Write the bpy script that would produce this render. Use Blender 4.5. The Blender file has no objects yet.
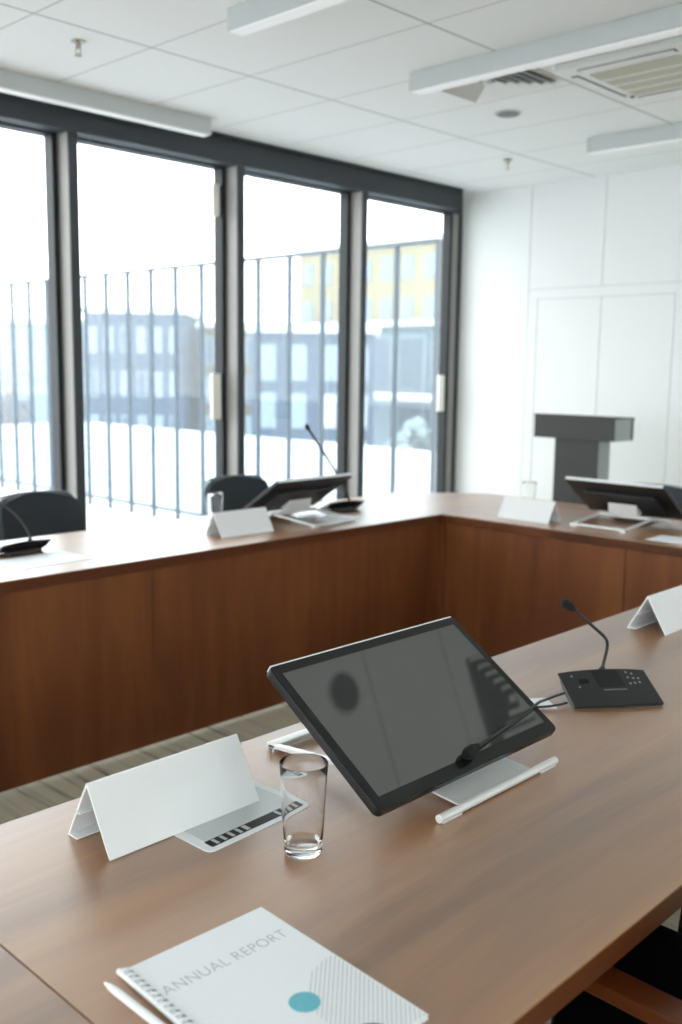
import bpy, bmesh, math, random
from mathutils import Vector, Matrix
random.seed(7)
PI = math.pi
sc = bpy.context.scene
COL = sc.collection

# ------------------------------------------------------------------ helpers
def lin(h):
    c = [int(h[i:i+2], 16) / 255 for i in (0, 2, 4)]
    return tuple((x / 12.92 if x <= .04045 else ((x + .055) / 1.055) ** 2.4) for x in c) + (1,)

class MB:
    """collects shapes and links them as ONE mesh object"""
    def __init__(s):
        s.bm = bmesh.new()
    def _tf(s, vs, M):
        if M is not None:
            for v in vs: v.co = M @ v.co
    def box(s, x0, x1, y0, y1, z0, z1, bev=0, M=None, seg=2):
        t = bmesh.new()
        v = [t.verts.new((x, y, z)) for x in (x0, x1) for y in (y0, y1) for z in (z0, z1)]
        for f in ((0, 1, 3, 2), (4, 6, 7, 5), (0, 4, 5, 1), (2, 3, 7, 6), (0, 2, 6, 4), (1, 5, 7, 3)):
            t.faces.new([v[i] for i in f])
        if bev:
            bmesh.ops.bevel(t, geom=t.edges[:], offset=bev, segments=seg, profile=.5, affect='EDGES')
        return s.merge(t, M)
    def merge(s, t, M=None):
        bmesh.ops.recalc_face_normals(t, faces=t.faces[:])
        mp = {}
        for v in t.verts:
            mp[v] = s.bm.verts.new(M @ v.co if M is not None else v.co)
        for f in t.faces:
            try: s.bm.faces.new([mp[v] for v in f.verts])
            except ValueError: pass
        t.free()
        return s
    def prism(s, poly, a, b, axis='z', bev=0, M=None):
        """poly (2-D) extruded from a to b along axis; z: (x,y)  x: (y,z)  y: (x,z)"""
        t = bmesh.new()
        def P(p, c):
            return {'z': (p[0], p[1], c), 'x': (c, p[0], p[1]), 'y': (p[0], c, p[1])}[axis]
        A = [t.verts.new(P(p, a)) for p in poly]; B = [t.verts.new(P(p, b)) for p in poly]
        t.faces.new(A); t.faces.new(B[::-1])
        n = len(poly)
        for i in range(n):
            t.faces.new((A[i], B[i], B[(i+1) % n], A[(i+1) % n]))
        if bev:
            bmesh.ops.recalc_face_normals(t, faces=t.faces[:])
            bmesh.ops.bevel(t, geom=t.edges[:], offset=bev, segments=2, profile=.5, affect='EDGES')
        return s.merge(t, M)
    def lathe(s, prof, n=48, c=(0, 0, 0), M=None, close=False):
        t = bmesh.new(); rings = []
        for r, z in prof:
            if r < 1e-6: rings.append([t.verts.new((c[0], c[1], c[2]+z))])
            else: rings.append([t.verts.new((c[0]+r*math.cos(2*PI*i/n), c[1]+r*math.sin(2*PI*i/n), c[2]+z)) for i in range(n)])
        for k in range(len(rings) - (0 if close else 1)):
            a, b = rings[k], rings[(k+1) % len(rings)]
            if len(a) == 1 and len(b) == 1: continue
            for i in range(n):
                j = (i+1) % n
                if len(a) == 1: t.faces.new((a[0], b[i], b[j]))
                elif len(b) == 1: t.faces.new((a[i], a[j], b[0]))
                else: t.faces.new((a[i], a[j], b[j], b[i]))
        return s.merge(t, M)
    def tube(s, path, rad, n=12, M=None):
        t = bmesh.new(); P = [Vector(p) for p in path]
        R = rad if isinstance(rad, (list, tuple)) else [rad] * len(P)
        T = [(P[min(i+1, len(P)-1)] - P[max(i-1, 0)]).normalized() for i in range(len(P))]
        up = Vector((0, 0, 1)) if abs(T[0].z) < .9 else Vector((1, 0, 0))
        nrm = (up - T[0] * up.dot(T[0])).normalized(); rings = []
        for i, p in enumerate(P):
            nrm = (nrm - T[i] * nrm.dot(T[i])).normalized(); b = T[i].cross(nrm)
            rings.append([t.verts.new(p + R[i] * (nrm*math.cos(2*PI*k/n) + b*math.sin(2*PI*k/n))) for k in range(n)])
        for a, b in zip(rings, rings[1:]):
            for i in range(n): t.faces.new((a[i], a[(i+1) % n], b[(i+1) % n], b[i]))
        t.faces.new(rings[0][::-1]); t.faces.new(rings[-1])
        return s.merge(t, M)
    def grid(s, fn, nu, nv, thick, M=None):
        """surface fn(u,v)->point, u,v in 0..1, thickened along its normal"""
        t = bmesh.new()
        V = [[t.verts.new(fn(i/nu, j/nv)) for j in range(nv+1)] for i in range(nu+1)]
        for i in range(nu):
            for j in range(nv): t.faces.new((V[i][j], V[i+1][j], V[i+1][j+1], V[i][j+1]))
        bmesh.ops.recalc_face_normals(t, faces=t.faces[:])
        bmesh.ops.solidify(t, geom=t.faces[:], thickness=thick)
        return s.merge(t, M)
    def build(s, name, mat, parent=None, loc=None, smooth=35, kind=None, label=None):
        me = bpy.data.meshes.new(name); s.bm.to_mesh(me); s.bm.free()
        me.materials.append(mat)
        for p in me.polygons: p.use_smooth = True
        me.set_sharp_from_angle(angle=math.radians(smooth))
        o = bpy.data.objects.new(name, me); COL.objects.link(o)
        if smooth == 35:
            wn = o.modifiers.new('normals', 'WEIGHTED_NORMAL'); wn.keep_sharp = True; wn.weight = 80
        if parent is not None: o.parent = parent
        if loc is not None: o.location = loc
        if kind: o['kind'] = kind
        if label: o['label'] = label
        return o

def tag(o, label, cat, group=None, kind=None):
    o['label'] = label; o['category'] = cat
    if group: o['group'] = group
    if kind: o['kind'] = kind
    return o
def thing(name, label, cat, loc=(0, 0, 0), rz=0, group=None):
    o = bpy.data.objects.new(name, None); COL.objects.link(o)
    o.location = loc; o.rotation_euler = (0, 0, rz); o.empty_display_size = .05
    return tag(o, label, cat, group)
def struct(name, mb, mat, parent=None, **k):
    o = mb.build(name, mat, parent, **k)
    if parent is None: o['kind'] = 'structure'
    return o
def dup(o, loc=None, rz=None, label=None, parent=None):
    c = o.copy(); COL.objects.link(c)
    if parent is not None: c.parent = parent
    for ch in o.children: dup(ch, parent=c)
    if loc is not None: c.location = loc
    if rz is not None: c.rotation_euler = (0, 0, rz)
    if label: c['label'] = label
    return c
def catmull(pts, n=8):
    P = [Vector(p) for p in pts]; P = [2*P[0]-P[1]] + P + [2*P[-1]-P[-2]]; out = []
    for i in range(1, len(P)-2):
        a, b, c, d = P[i-1:i+3]
        for k in range(n):
            t = k / n
            out.append(.5*((2*b) + (c-a)*t + (2*a-5*b+4*c-d)*t*t + (3*b-a-3*c+d)*t**3))
    return out + [P[-2]]
def rrect(x0, x1, y0, y1, r, n=6):
    out = []
    for cx, cy, a in ((x1-r, y1-r, 0), (x0+r, y1-r, 90), (x0+r, y0+r, 180), (x1-r, y0+r, 270)):
        for k in range(n+1):
            t = math.radians(a + 90*k/n); out.append((cx+r*math.cos(t), cy+r*math.sin(t)))
    return out

# ------------------------------------------------------------------ materials
def nodes(name):
    m = bpy.data.materials.new(name); m.use_nodes = True
    nt = m.node_tree; return m, nt, nt.nodes['Principled BSDF']
def plain(name, col, rough=.5, metal=0, spec=.5, noise=0, nscale=40, bump=0, bscale=300, coat=0, sheen=0):
    m, nt, b = nodes(name)
    c = lin(col) if isinstance(col, str) else tuple(col) + (1,)
    b.inputs['Roughness'].default_value = rough; b.inputs['Metallic'].default_value = metal
    b.inputs['Specular IOR Level'].default_value = spec; b.inputs['Coat Weight'].default_value = coat
    b.inputs['Base Color'].default_value = c
    tc = nt.nodes.new('ShaderNodeTexCoord')
    n = nt.nodes.new('ShaderNodeTexNoise'); n.inputs['Scale'].default_value = nscale; n.inputs['Detail'].default_value = 4
    nt.links.new(tc.outputs['Object'], n.inputs['Vector'])
    r = nt.nodes.new('ShaderNodeMix'); r.data_type = 'RGBA'
    k = noise
    r.inputs['A'].default_value = tuple(x*(1-k) for x in c[:3]) + (1,); r.inputs['B'].default_value = tuple(min(1, x*(1+k)) for x in c[:3]) + (1,)
    nt.links.new(n.outputs['Fac'], r.inputs['Factor']); nt.links.new(r.outputs['Result'], b.inputs['Base Color'])
    if bump:
        n2 = nt.nodes.new('ShaderNodeTexNoise'); n2.inputs['Scale'].default_value = bscale
        nt.links.new(tc.outputs['Object'], n2.inputs['Vector'])
        bp = nt.nodes.new('ShaderNodeBump'); bp.inputs['Strength'].default_value = bump; bp.inputs['Distance'].default_value = .001
        nt.links.new(n2.outputs['Fac'], bp.inputs['Height']); nt.links.new(bp.outputs['Normal'], b.inputs['Normal'])
    return m
def wood(name, dark, mid, light, grain='x', rough=.3, spec=.5, figure=1.0, coat=0):
    """laminated walnut: long cathedral figure + fine pores running along the grain axis"""
    m, nt, b = nodes(name); L = nt.links.new
    tc = nt.nodes.new('ShaderNodeTexCoord')
    def mapped(along, across):
        mp = nt.nodes.new('ShaderNodeMapping')
        s = {'x': (along, across, across), 'y': (across, along, across), 'z': (across, across, along)}[grain]
        mp.inputs['Scale'].default_value = s; L(tc.outputs['Object'], mp.inputs['Vector']); return mp.outputs['Vector']
    n1 = nt.nodes.new('ShaderNodeTexNoise'); n1.inputs['Scale'].default_value = 1; n1.inputs['Detail'].default_value = 5; n1.inputs['Roughness'].default_value = .6; n1.inputs['Distortion'].default_value = .6
    L(mapped(.8, 6), n1.inputs['Vector'])
    n2 = nt.nodes.new('ShaderNodeTexNoise'); n2.inputs['Scale'].default_value = 1; n2.inputs['Detail'].default_value = 3
    L(mapped(5, 150), n2.inputs['Vector'])
    n3 = nt.nodes.new('ShaderNodeTexNoise'); n3.inputs['Scale'].default_value = 1; n3.inputs['Detail'].default_value = 2
    L(mapped(.25, 2.2), n3.inputs['Vector'])
    a = nt.nodes.new('ShaderNodeMath'); a.operation = 'MULTIPLY_ADD'; a.inputs[1].default_value = .13; L(n2.outputs['Fac'], a.inputs[0]); L(n1.outputs['Fac'], a.inputs[2])
    a2 = nt.nodes.new('ShaderNodeMath'); a2.operation = 'MULTIPLY_ADD'; a2.inputs[1].default_value = .5; L(n3.outputs['Fac'], a2.inputs[0]); L(a.outputs[0], a2.inputs[2])
    r = nt.nodes.new('ShaderNodeValToRGB'); e = r.color_ramp.elements
    w = .22 / figure
    e[0].position = (.815 - w); e[0].color = lin(dark); e[1].position = (.815 + w); e[1].color = lin(light)
    x = e.new(.815); x.color = lin(mid)
    L(a2.outputs[0], r.inputs['Fac']); L(r.outputs['Color'], b.inputs['Base Color'])
    b.inputs['Roughness'].default_value = rough; b.inputs['Specular IOR Level'].default_value = spec
    b.inputs['Coat Weight'].default_value = coat; b.inputs['Coat Roughness'].default_value = .34; b.inputs['Coat IOR'].default_value = 1.95
    n4 = nt.nodes.new('ShaderNodeTexNoise'); n4.inputs['Scale'].default_value = 260; L(tc.outputs['Object'], n4.inputs['Vector'])
    bp = nt.nodes.new('ShaderNodeBump'); bp.inputs['Strength'].default_value = .06; bp.inputs['Distance'].default_value = .001
    L(n4.outputs['Fac'], bp.inputs['Height']); L(bp.outputs['Normal'], b.inputs['Normal'])
    return m
def emit(name, col, strength):
    m, nt, b = nodes(name)
    b.inputs['Base Color'].default_value = (.8, .8, .8, 1)
    b.inputs['Emission Color'].default_value = lin(col); b.inputs['Emission Strength'].default_value = strength
    return m
def pane_glass(name, tint=(.96, .98, .98), veil=0.0):
    m = bpy.data.materials.new(name); m.use_nodes = True; nt = m.node_tree; nt.nodes.clear(); L = nt.links.new
    o = nt.nodes.new('ShaderNodeOutputMaterial'); mx = nt.nodes.new('ShaderNodeMixShader')
    t = nt.nodes.new('ShaderNodeBsdfTransparent'); t.inputs['Color'].default_value = tint + (1,)
    g = nt.nodes.new('ShaderNodeBsdfGlossy'); g.inputs['Roughness'].default_value = .02
    lw = nt.nodes.new('ShaderNodeLayerWeight'); lw.inputs['Blend'].default_value = .5      # Schlick, the same from both faces
    pw = nt.nodes.new('ShaderNodeMath'); pw.operation = 'POWER'; pw.inputs[1].default_value = 5; L(lw.outputs['Facing'], pw.inputs[0])
    f = nt.nodes.new('ShaderNodeMath'); f.operation = 'MULTIPLY_ADD'; f.inputs[1].default_value = .96; f.inputs[2].default_value = .04; L(pw.outputs[0], f.inputs[0])
    L(f.outputs[0], mx.inputs[0]); L(t.outputs[0], mx.inputs[1]); L(g.outputs[0], mx.inputs[2]); last = mx
    if veil:
        d = nt.nodes.new('ShaderNodeBsdfDiffuse'); d.inputs['Color'].default_value = (.9, .93, .95, 1)
        tl = nt.nodes.new('ShaderNodeBsdfTranslucent'); tl.inputs['Color'].default_value = (.9, .93, .95, 1)
        ad = nt.nodes.new('ShaderNodeMixShader'); L(d.outputs[0], ad.inputs[1]); L(tl.outputs[0], ad.inputs[2])
        m2 = nt.nodes.new('ShaderNodeMixShader'); m2.inputs[0].default_value = veil
        L(mx.outputs[0], m2.inputs[1]); L(ad.outputs[0], m2.inputs[2]); last = m2
    L(last.outputs[0], o.inputs[0]); return m
def ceiling_mat():
    m, nt, b = nodes('ceiling_tile'); L = nt.links.new
    tc = nt.nodes.new('ShaderNodeTexCoord'); sp = nt.nodes.new('ShaderNodeSeparateXYZ'); L(tc.outputs['Object'], sp.inputs[0])
    def seam(sock, off, pitch, width):
        s = nt.nodes.new('ShaderNodeMath'); s.operation = 'SUBTRACT'; L(sock, s.inputs[0]); s.inputs[1].default_value = off - pitch/2 - 40*pitch
        mo = nt.nodes.new('ShaderNodeMath'); mo.operation = 'MODULO'; L(s.outputs[0], mo.inputs[0]); mo.inputs[1].default_value = pitch
        d = nt.nodes.new('ShaderNodeMath'); d.operation = 'SUBTRACT'; L(mo.outputs[0], d.inputs[0]); d.inputs[1].default_value = pitch/2
        ab = nt.nodes.new('ShaderNodeMath'); ab.operation = 'ABSOLUTE'; L(d.outputs[0], ab.inputs[0])
        lt = nt.nodes.new('ShaderNodeMath'); lt.operation = 'LESS_THAN'; L(ab.outputs[0], lt.inputs[0]); lt.inputs[1].default_value = width
        return lt.outputs[0]
    mx = nt.nodes.new('ShaderNodeMath'); mx.operation = 'MAXIMUM'
    L(seam(sp.outputs['X'], 2.61, .545, .003), mx.inputs[0]); L(seam(sp.outputs['Y'], 3.66, 1.06, .006), mx.inputs[1])
    n = nt.nodes.new('ShaderNodeTexNoise'); n.inputs['Scale'].default_value = 180; L(tc.outputs['Object'], n.inputs['Vector'])
    c0 = nt.nodes.new('ShaderNodeMix'); c0.data_type = 'RGBA'; c0.inputs['A'].default_value = (.80, .82, .82, 1); c0.inputs['B'].default_value = (.86, .88, .88, 1)
    L(n.outputs['Fac'], c0.inputs['Factor'])
    c1 = nt.nodes.new('ShaderNodeMix'); c1.data_type = 'RGBA'; L(c0.outputs['Result'], c1.inputs['A']); c1.inputs['B'].default_value = (.42, .43, .43, 1)
    L(mx.outputs[0], c1.inputs['Factor']); L(c1.outputs['Result'], b.inputs['Base Color']); b.inputs['Roughness'].default_value = .9
    b.inputs['Specular IOR Level'].default_value = .1
    return m
def carpet_mat():
    m, nt, b = nodes('carpet'); L = nt.links.new
    tc = nt.nodes.new('ShaderNodeTexCoord'); mp = nt.nodes.new('ShaderNodeMapping'); mp.inputs['Scale'].default_value = (26, 1.1, 1)
    L(tc.outputs['Object'], mp.inputs['Vector'])
    n = nt.nodes.new('ShaderNodeTexNoise'); n.inputs['Scale'].default_value = 1; n.inputs['Detail'].default_value = 3; L(mp.outputs[0], n.inputs['Vector'])
    r = nt.nodes.new('ShaderNodeValToRGB'); e = r.color_ramp.elements
    e[0].position = .33; e[0].color = lin('6c685d'); e[1].position = .5; e[1].color = lin('c4bda9')
    x = e.new(.40); x.color = lin('b3ad9b')
    L(n.outputs['Fac'], r.inputs['Fac']); L(r.outputs['Color'], b.inputs['Base Color'])
    b.inputs['Roughness'].default_value = .95; b.inputs['Specular IOR Level'].default_value = .1
    n2 = nt.nodes.new('ShaderNodeTexNoise'); n2.inputs['Scale'].default_value = 500; L(tc.outputs['Object'], n2.inputs['Vector'])
    bp = nt.nodes.new('ShaderNodeBump'); bp.inputs['Strength'].default_value = .5; bp.inputs['Distance'].default_value = .003
    L(n2.outputs['Fac'], bp.inputs['Height']); L(bp.outputs['Normal'], b.inputs['Normal'])
    return m
def tumbler_mat():
    m, nt, b = nodes('tumbler_glass')
    b.inputs['Transmission Weight'].default_value = 1; b.inputs['Roughness'].default_value = 0; b.inputs['IOR'].default_value = 1.40
    b.inputs['Base Color'].default_value = (1, 1, 1, 1)
    return m
def screen_mat():
    m, nt, b = nodes('display_glass'); L = nt.links.new
    b.inputs['Base Color'].default_value = (.03, .032, .031, 1); b.inputs['IOR'].default_value = 2.5
    b.inputs['Roughness'].default_value = .02; b.inputs['Specular IOR Level'].default_value = .5
    tc = nt.nodes.new('ShaderNodeTexCoord'); n = nt.nodes.new('ShaderNodeTexNoise'); n.inputs['Scale'].default_value = 900; L(tc.outputs['Object'], n.inputs['Vector'])
    bp = nt.nodes.new('ShaderNodeBump'); bp.inputs['Strength'].default_value = .012; bp.inputs['Distance'].default_value = .0003
    L(n.outputs['Fac'], bp.inputs['Height']); L(bp.outputs['Normal'], b.inputs['Normal'])
    return m

TOPX = wood('walnut_top', '744a22', '936335', 'a6743c', 'x', rough=.42, spec=.7, figure=1.2, coat=1.0)
TOPY = wood('walnut_top_crosswise', '744a22', '936335', 'a6743c', 'y', rough=.42, spec=.7, figure=1.2, coat=1.0)
PANEL = wood('walnut_panel', '5b311b', '6e3f22', '7c4a28', 'z', rough=.45, spec=.3, figure=.75)
EDGE = wood('walnut_edge_shaded', '47260f', '592f17', '663a1f', 'x', rough=.35, spec=.4)  # darker than the top: shade on the unlit table edges is put into the colour
ARMW = wood('stained_arm_wood', '3e1a09', '57270c', '663113', 'y', rough=.3, spec=.5)
M = dict(
    white=plain('white_paint', (.80, .825, .82), .6, noise=.02, spec=.3),
    panel=plain('white_wall_panel', (.78, .80, .795), .6, noise=.02, spec=.4),
    groove=plain('panel_groove_paint', (.62, .65, .65), .6, noise=.02),
    ceil=ceiling_mat(), carpet=carpet_mat(),
    mullion=plain('grey_mullion', '8f8d89', .5, noise=.03), frame=plain('anthracite_frame', '34383c', .45, noise=.05),
    blind=plain('anthracite_blind_box', '363a3f', .6, noise=.05),
    lamp=plain('lamp_housing', (.52, .55, .55), .5, noise=.02),
    diffuser=emit('lamp_diffuser', 'f7fbfa', .12),
    vent=plain('vent_white', (.78, .80, .79), .5, noise=.02), ventd=plain('vent_shadow_grey', '6e7274', .6, noise=.05),
    mesh=plain('filter_mesh_beige', 'bdbcab', .7, noise=.05), dark=plain('black_gap', '24282a', .7),
    brass=plain('sprinkler_metal', 'a39d90', .35, metal=.6),
    acrylic=plain('white_gloss_plastic', (.80, .82, .83), .16, noise=.01, spec=.5),
    paper=plain('white_paper', (.80, .83, .86), .55, noise=.015, nscale=15, spec=.3),
    card=plain('grey_card', (.55, .58, .59), .4, noise=.02), ink=plain('black_ink', '101214', .5, spec=.2), inkg=plain('grey_ink', 'a9aeb0', .5),
    tick=plain('pale_ink', 'b6babb', .5), teal=plain('teal_ink', '62b4c2', .5, noise=.08, nscale=120), slate=plain('slate_ink', '4d5866', .5),
    bezel=plain('black_bezel', '0e1012', .22, spec=.5), mback=plain('black_plastic', '1b1d1f', .38, noise=.1),
    alu=plain('silver_stand', (.74, .75, .74), .32, metal=.25, noise=.02), screen=screen_mat(),
    mic=plain('black_satin_plastic', '1d1f21', .42, noise=.1, bump=.1, bscale=900), foam=plain('black_foam', '0d0e0f', .9, bump=.6, bscale=1200),
    grille=plain('dark_grille', '121314', .7, bump=.5, bscale=1500), icon=plain('white_print', '969a9a', .5),
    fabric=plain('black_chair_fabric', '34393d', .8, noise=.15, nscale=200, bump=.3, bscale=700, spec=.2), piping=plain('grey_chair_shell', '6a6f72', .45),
    chrome=plain('chair_steel', '9a9c9c', .25, metal=.9), lect=plain('charcoal_lectern', '2b2a28', .55, noise=.05), lectside=plain('lectern_grey_side', 'a3abab', .5, noise=.04),
    glass=tumbler_mat(), pane=pane_glass('window_glass'), fglass=pane_glass('outdoor_glass', (.84, .89, .92), .015),
    steel=plain('screen_post_steel', '4e5961', .5), latch=plain('cream_plastic', 'f0eee6', .5),
    snow=plain('snow', (.55, .57, .60), .9, noise=.06, nscale=.4), yellow=plain('ochre_render', '8b7d5c', .9, noise=.12, nscale=.6),
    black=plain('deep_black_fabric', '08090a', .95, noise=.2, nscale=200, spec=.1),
    stile=plain('black_window_stile', '1f2225', .5, spec=.3),
    blue=plain('blue_grey_render', '32465a', .9, noise=.22, nscale=.35), teal2=plain('teal_cladding', '3c525e', .8, noise=.2, nscale=.3),
    pale=plain('pale_cladding', '7d8c94', .8, noise=.1, nscale=.4), bwin=plain('far_window', '76829a', .3, noise=.1), bwin2=plain('far_window_dark', '34485a', .3, noise=.2, nscale=.5),
    tan=plain('tan_render', '5a5344', .9, noise=.1), twig=plain('bare_twig', '62544e', .9), leaf=plain('snowy_leaf', '7b8585', .9, noise=.3, nscale=6),
)

# ------------------------------------------------------------------ camera
CAM = Vector((0, 0, 1.4693))
fwd = Vector((.7135, .6859, -.1439)); fwd.normalize()
yaw, pitch, roll = .7656, .1444, .0134
fwd = Vector((math.cos(yaw)*math.cos(pitch), math.sin(yaw)*math.cos(pitch), -math.sin(pitch)))
rt0 = Vector((math.sin(yaw), -math.cos(yaw), 0)); up0 = rt0.cross(fwd)
rt = rt0*math.cos(roll) + up0*math.sin(roll); up = -rt0*math.sin(roll) + up0*math.cos(roll)
cd = bpy.data.cameras.new('camera'); cam = bpy.data.objects.new('camera', cd); COL.objects.link(cam)
cam.matrix_world = Matrix(((rt.x, up.x, -fwd.x, CAM.x), (rt.y, up.y, -fwd.y, CAM.y), (rt.z, up.z, -fwd.z, CAM.z), (0, 0, 0, 1)))
cd.sensor_fit = 'VERTICAL'; cd.sensor_height = 36; cd.lens = 984.77/1024*36; cd.clip_start = .05; cd.clip_end = 500
cd.dof.use_dof = True; cd.dof.focus_distance = 1.74; cd.dof.aperture_fstop = 3.6; cd.dof.aperture_blades = 0
sc.camera = cam

# ------------------------------------------------------------------ room shell
X0, X1, Y0, YW, ZC = -3.2, 6.3015, -3.4, 4.826, 2.8074
struct('floor', MB().box(X0-.1, X1+.1, Y0-.1, YW+.1, -.2, 0), M['carpet'])
struct('ceiling', MB().box(X0-.1, X1+.1, Y0-.1, 4.52, ZC, ZC+.06), M['ceil'])
struct('trim_1', MB().box(X0, X1, 4.52, 4.615, ZC-.006, ZC+.05, .003), M['white'])                # bright edge profile of the dropped ceiling
struct('trim_2', MB().box(X0-.1, X1+.1, 4.3, YW+.2, 3.05, 3.12), M['white'])                       # slab over the blind recess
wl = MB().box(X0-.12, X0, Y0-.1, YW+.1, 0, .95).box(X0-.12, X0, Y0-.1, YW+.1, 2.55, 3.05)
by = [Y0 + (YW-Y0)*k/4 for k in range(5)]
for k, y in enumerate(by): wl.box(X0-.12, X0, max(Y0-.1, y-.14), min(YW+.1, y+.14), .95, 2.55)
struct('wall_left', wl, M['white'])
for k, (a, b) in enumerate(zip(by, by[1:])):  # unseen windows, added to the left wall to even out the room light
    f = struct('window_%d' % (30+k), MB().box(X0-.10, X0-.04, a+.14, a+.19, .95, 2.55, .002).box(X0-.10, X0-.04, b-.19, b-.14, .95, 2.55, .002)
               .box(X0-.10, X0-.04, a+.19, b-.19, .95, 1.0, .002).box(X0-.10, X0-.04, a+.19, b-.19, 2.50, 2.55, .002), M['frame'])
    MB().box(X0-.073, X0-.067, a+.185, b-.185, .995, 2.505).build('pane', M['pane'], f)
wb = MB().box(X0, X1, Y0-.12, Y0, 0, .75).box(X0, X1, Y0-.12, Y0, 2.55, 3.05)
bx = [X0 + (X1-X0)*k/5 for k in range(6)]
for k, x in enumerate(bx): wb.box(max(X0, x-.12), min(X1, x+.12), Y0-.12, Y0, .75, 2.55)
ZS = 1.55
wb.box(X0, X1, Y0-.12, Y0, .75, ZS)
struct('wall_back', wb, M['white'])
for k, (a, b) in enumerate(zip(bx, bx[1:])):  # back windows are out of view, added to brighten the interior
    f = struct('window_%d' % (20+k), MB().box(a+.12, a+.17, Y0-.10, Y0-.04, ZS, 2.55, .002).box(b-.17, b-.12, Y0-.10, Y0-.04, ZS, 2.55, .002)
               .box(a+.17, b-.17, Y0-.10, Y0-.04, ZS, ZS+.05, .002).box(a+.17, b-.17, Y0-.10, Y0-.04, 2.50, 2.55, .002), M['frame'])
    MB().box(a+.165, b-.165, Y0-.073, Y0-.067, ZS+.045, 2.505).build('pane', M['pane'], f)
wr = struct('wall_right', MB().box(X1+.012, X1+.2, Y0-.1, YW+.12, -.2, 3.05).box(X1-.0, X1+.05, 4.171, YW+.1, 0, 3.05), M['white'])
# wall panels above the doors, with real gaps
struct('trim_3', MB().box(X1+.006, X1+.011, Y0, 4.171, .0, 3.0), M['groove'])
t = MB()
ys = [4.167 - .6015*k for k in range(12)]
for a, b in zip(ys, ys[1:]): t.box(X1, X1+.012, b+.0035, a-.0035, 2.069, ZC+.05, .001)
struct('trim_4', t, M['panel'])
struct('trim_5', MB().box(X1, X1+.012, 4.087, 4.166, 0, 2.062, .001).box(X1, X1+.012, 3.02, 4.087, 1.995, 2.062, .001).box(X1, X1+.012, Y0, 3.02, 0, 2.062, .001), M['panel'])
for n, (a, b) in enumerate(((3.568, 4.081), (3.026, 3.562))):
    d = struct('door_%d' % (n+1), MB().box(X1+.001, X1+.012, a, b, .008, 1.988, .001), M['panel'])
    hy = (a + .05) if n == 0 else (b - .05)
    MB().box(X1-.004, X1+.001, hy-.022, hy+.022, .95, 1.13, .001).build('handle_plate', M['vent'], d)
struct('baseboard_right', MB().box(X1-.012, X1, 4.172, 4.72, 0, .07, .002), M['white'])

# window wall: header, mullions, panes
struct('trim_6', MB().box(X0, 6.13, YW-.142, YW+.1, 2.662, 2.795, .002).box(6.1305, X1, YW-.03, YW+.1, 2.662, 2.795).box(X0, 6.11, YW-.165, YW+.1, 2.797, 3.05, .002).box(6.1105, X1, YW-.03, YW+.1, 2.797, 3.05), M['blind'])
struct('trim_7', MB().box(X0, X1, YW-.02, YW+.1, -.02, .06, .002), M['frame'])
right_edges = [2.872 - 1.125*5, 2.872 - 1.125*4, 2.872 - 1.125*3, 2.872 - 1.125*2, 2.872 - 1.125, 2.872, 4.004, 5.103, 6.29]
for i, xr in enumerate(right_edges):
    if xr < X0: continue
    if i == 8:      # flat end post against the right wall
        mu = struct('trim_18', MB().box(6.187, 6.272, YW-.02, YW+.06, 0, 2.66, .002), M['mullion'])
        MB().box(6.272, X1, YW-.035, YW+.06, 0, 2.66, .002).build('front_cap', M['frame'], mu); continue
    mu = struct('trim_%d' % (10+i), MB().box(xr-.054, xr-.002, YW-.128, YW+.06, 0, 2.66, .002), M['mullion'])
    MB().box(xr-.056, xr, YW-.14, YW-.128, 0, 2.66, .003).build('front_cap', M['frame'], mu)
wi = 0
for a, b in zip(right_edges, right_edges[1:]):
    if a < X0: continue
    wi += 1
    xl, xr = a, (b-.056 if b < 6.2 else 6.187)
    f = struct('window_%d' % wi, MB().box(xl, xl+.018, YW-.012, YW+.05, .06, 2.66, .002).box(xr-.03, xr, YW-.03, YW+.05, .06, 2.66, .002)
               .box(xl+.018, xr-.03, YW-.03, YW+.05, .06, .10, .002).box(xl+.018, xr-.03, YW-.03, YW+.05, 2.652, 2.66, .002), M['stile'])
    MB().box(xl+.016, xr-.028, YW+.006, YW+.012, .095, 2.656).build('pane', M['pane'], f)
    if wi in (6, 8):
        MB().box(xr-.10, xr-.032, YW-.018, YW+.004, 1.15, 1.43, .004).build('latch_cover', M['latch'], f)
        if wi == 6: MB().box(xr-.085, xr-.034, YW-.014, YW+.004, 2.37, 2.56, .004).build('contact_cover', M['latch'], f)

# ------------------------------------------------------------------ ceiling fittings
def linear_lamp(label, x0, x1, y0, y1):
    cx, cy = (x0+x1)/2, (y0+y1)/2
    t = thing('ceiling_lamp', label, 'ceiling lamp', (cx, cy, ZC), 0, 'linear ceiling lamps')
    a, b = (x1-x0)/2, (y1-y0)/2
    MB().box(-a, a, -b, b, -.082, -.0005, .004).build('housing', M['lamp'], t)
    MB().box(-a+.008, a-.008, -b+.01, b-.01, -.086, -.081, .001).build('diffuser', M['diffuser'], t)
linear_lamp('long white linear lamp running along the ceiling edge beside the windows', .35, 3.545, 4.425, 4.50)
linear_lamp('white linear lamp cut by the top picture edge, left of the middle lamp', 2.525, 2.605, 1.3, 3.06)
linear_lamp('long white linear lamp in the middle of the ceiling, beside the air conditioner', 3.60, 3.68, 1.3, 3.07)
linear_lamp('short-looking white linear lamp farthest back, near the white panelled wall', 5.25, 5.33, 1.3, 3.115)

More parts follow.
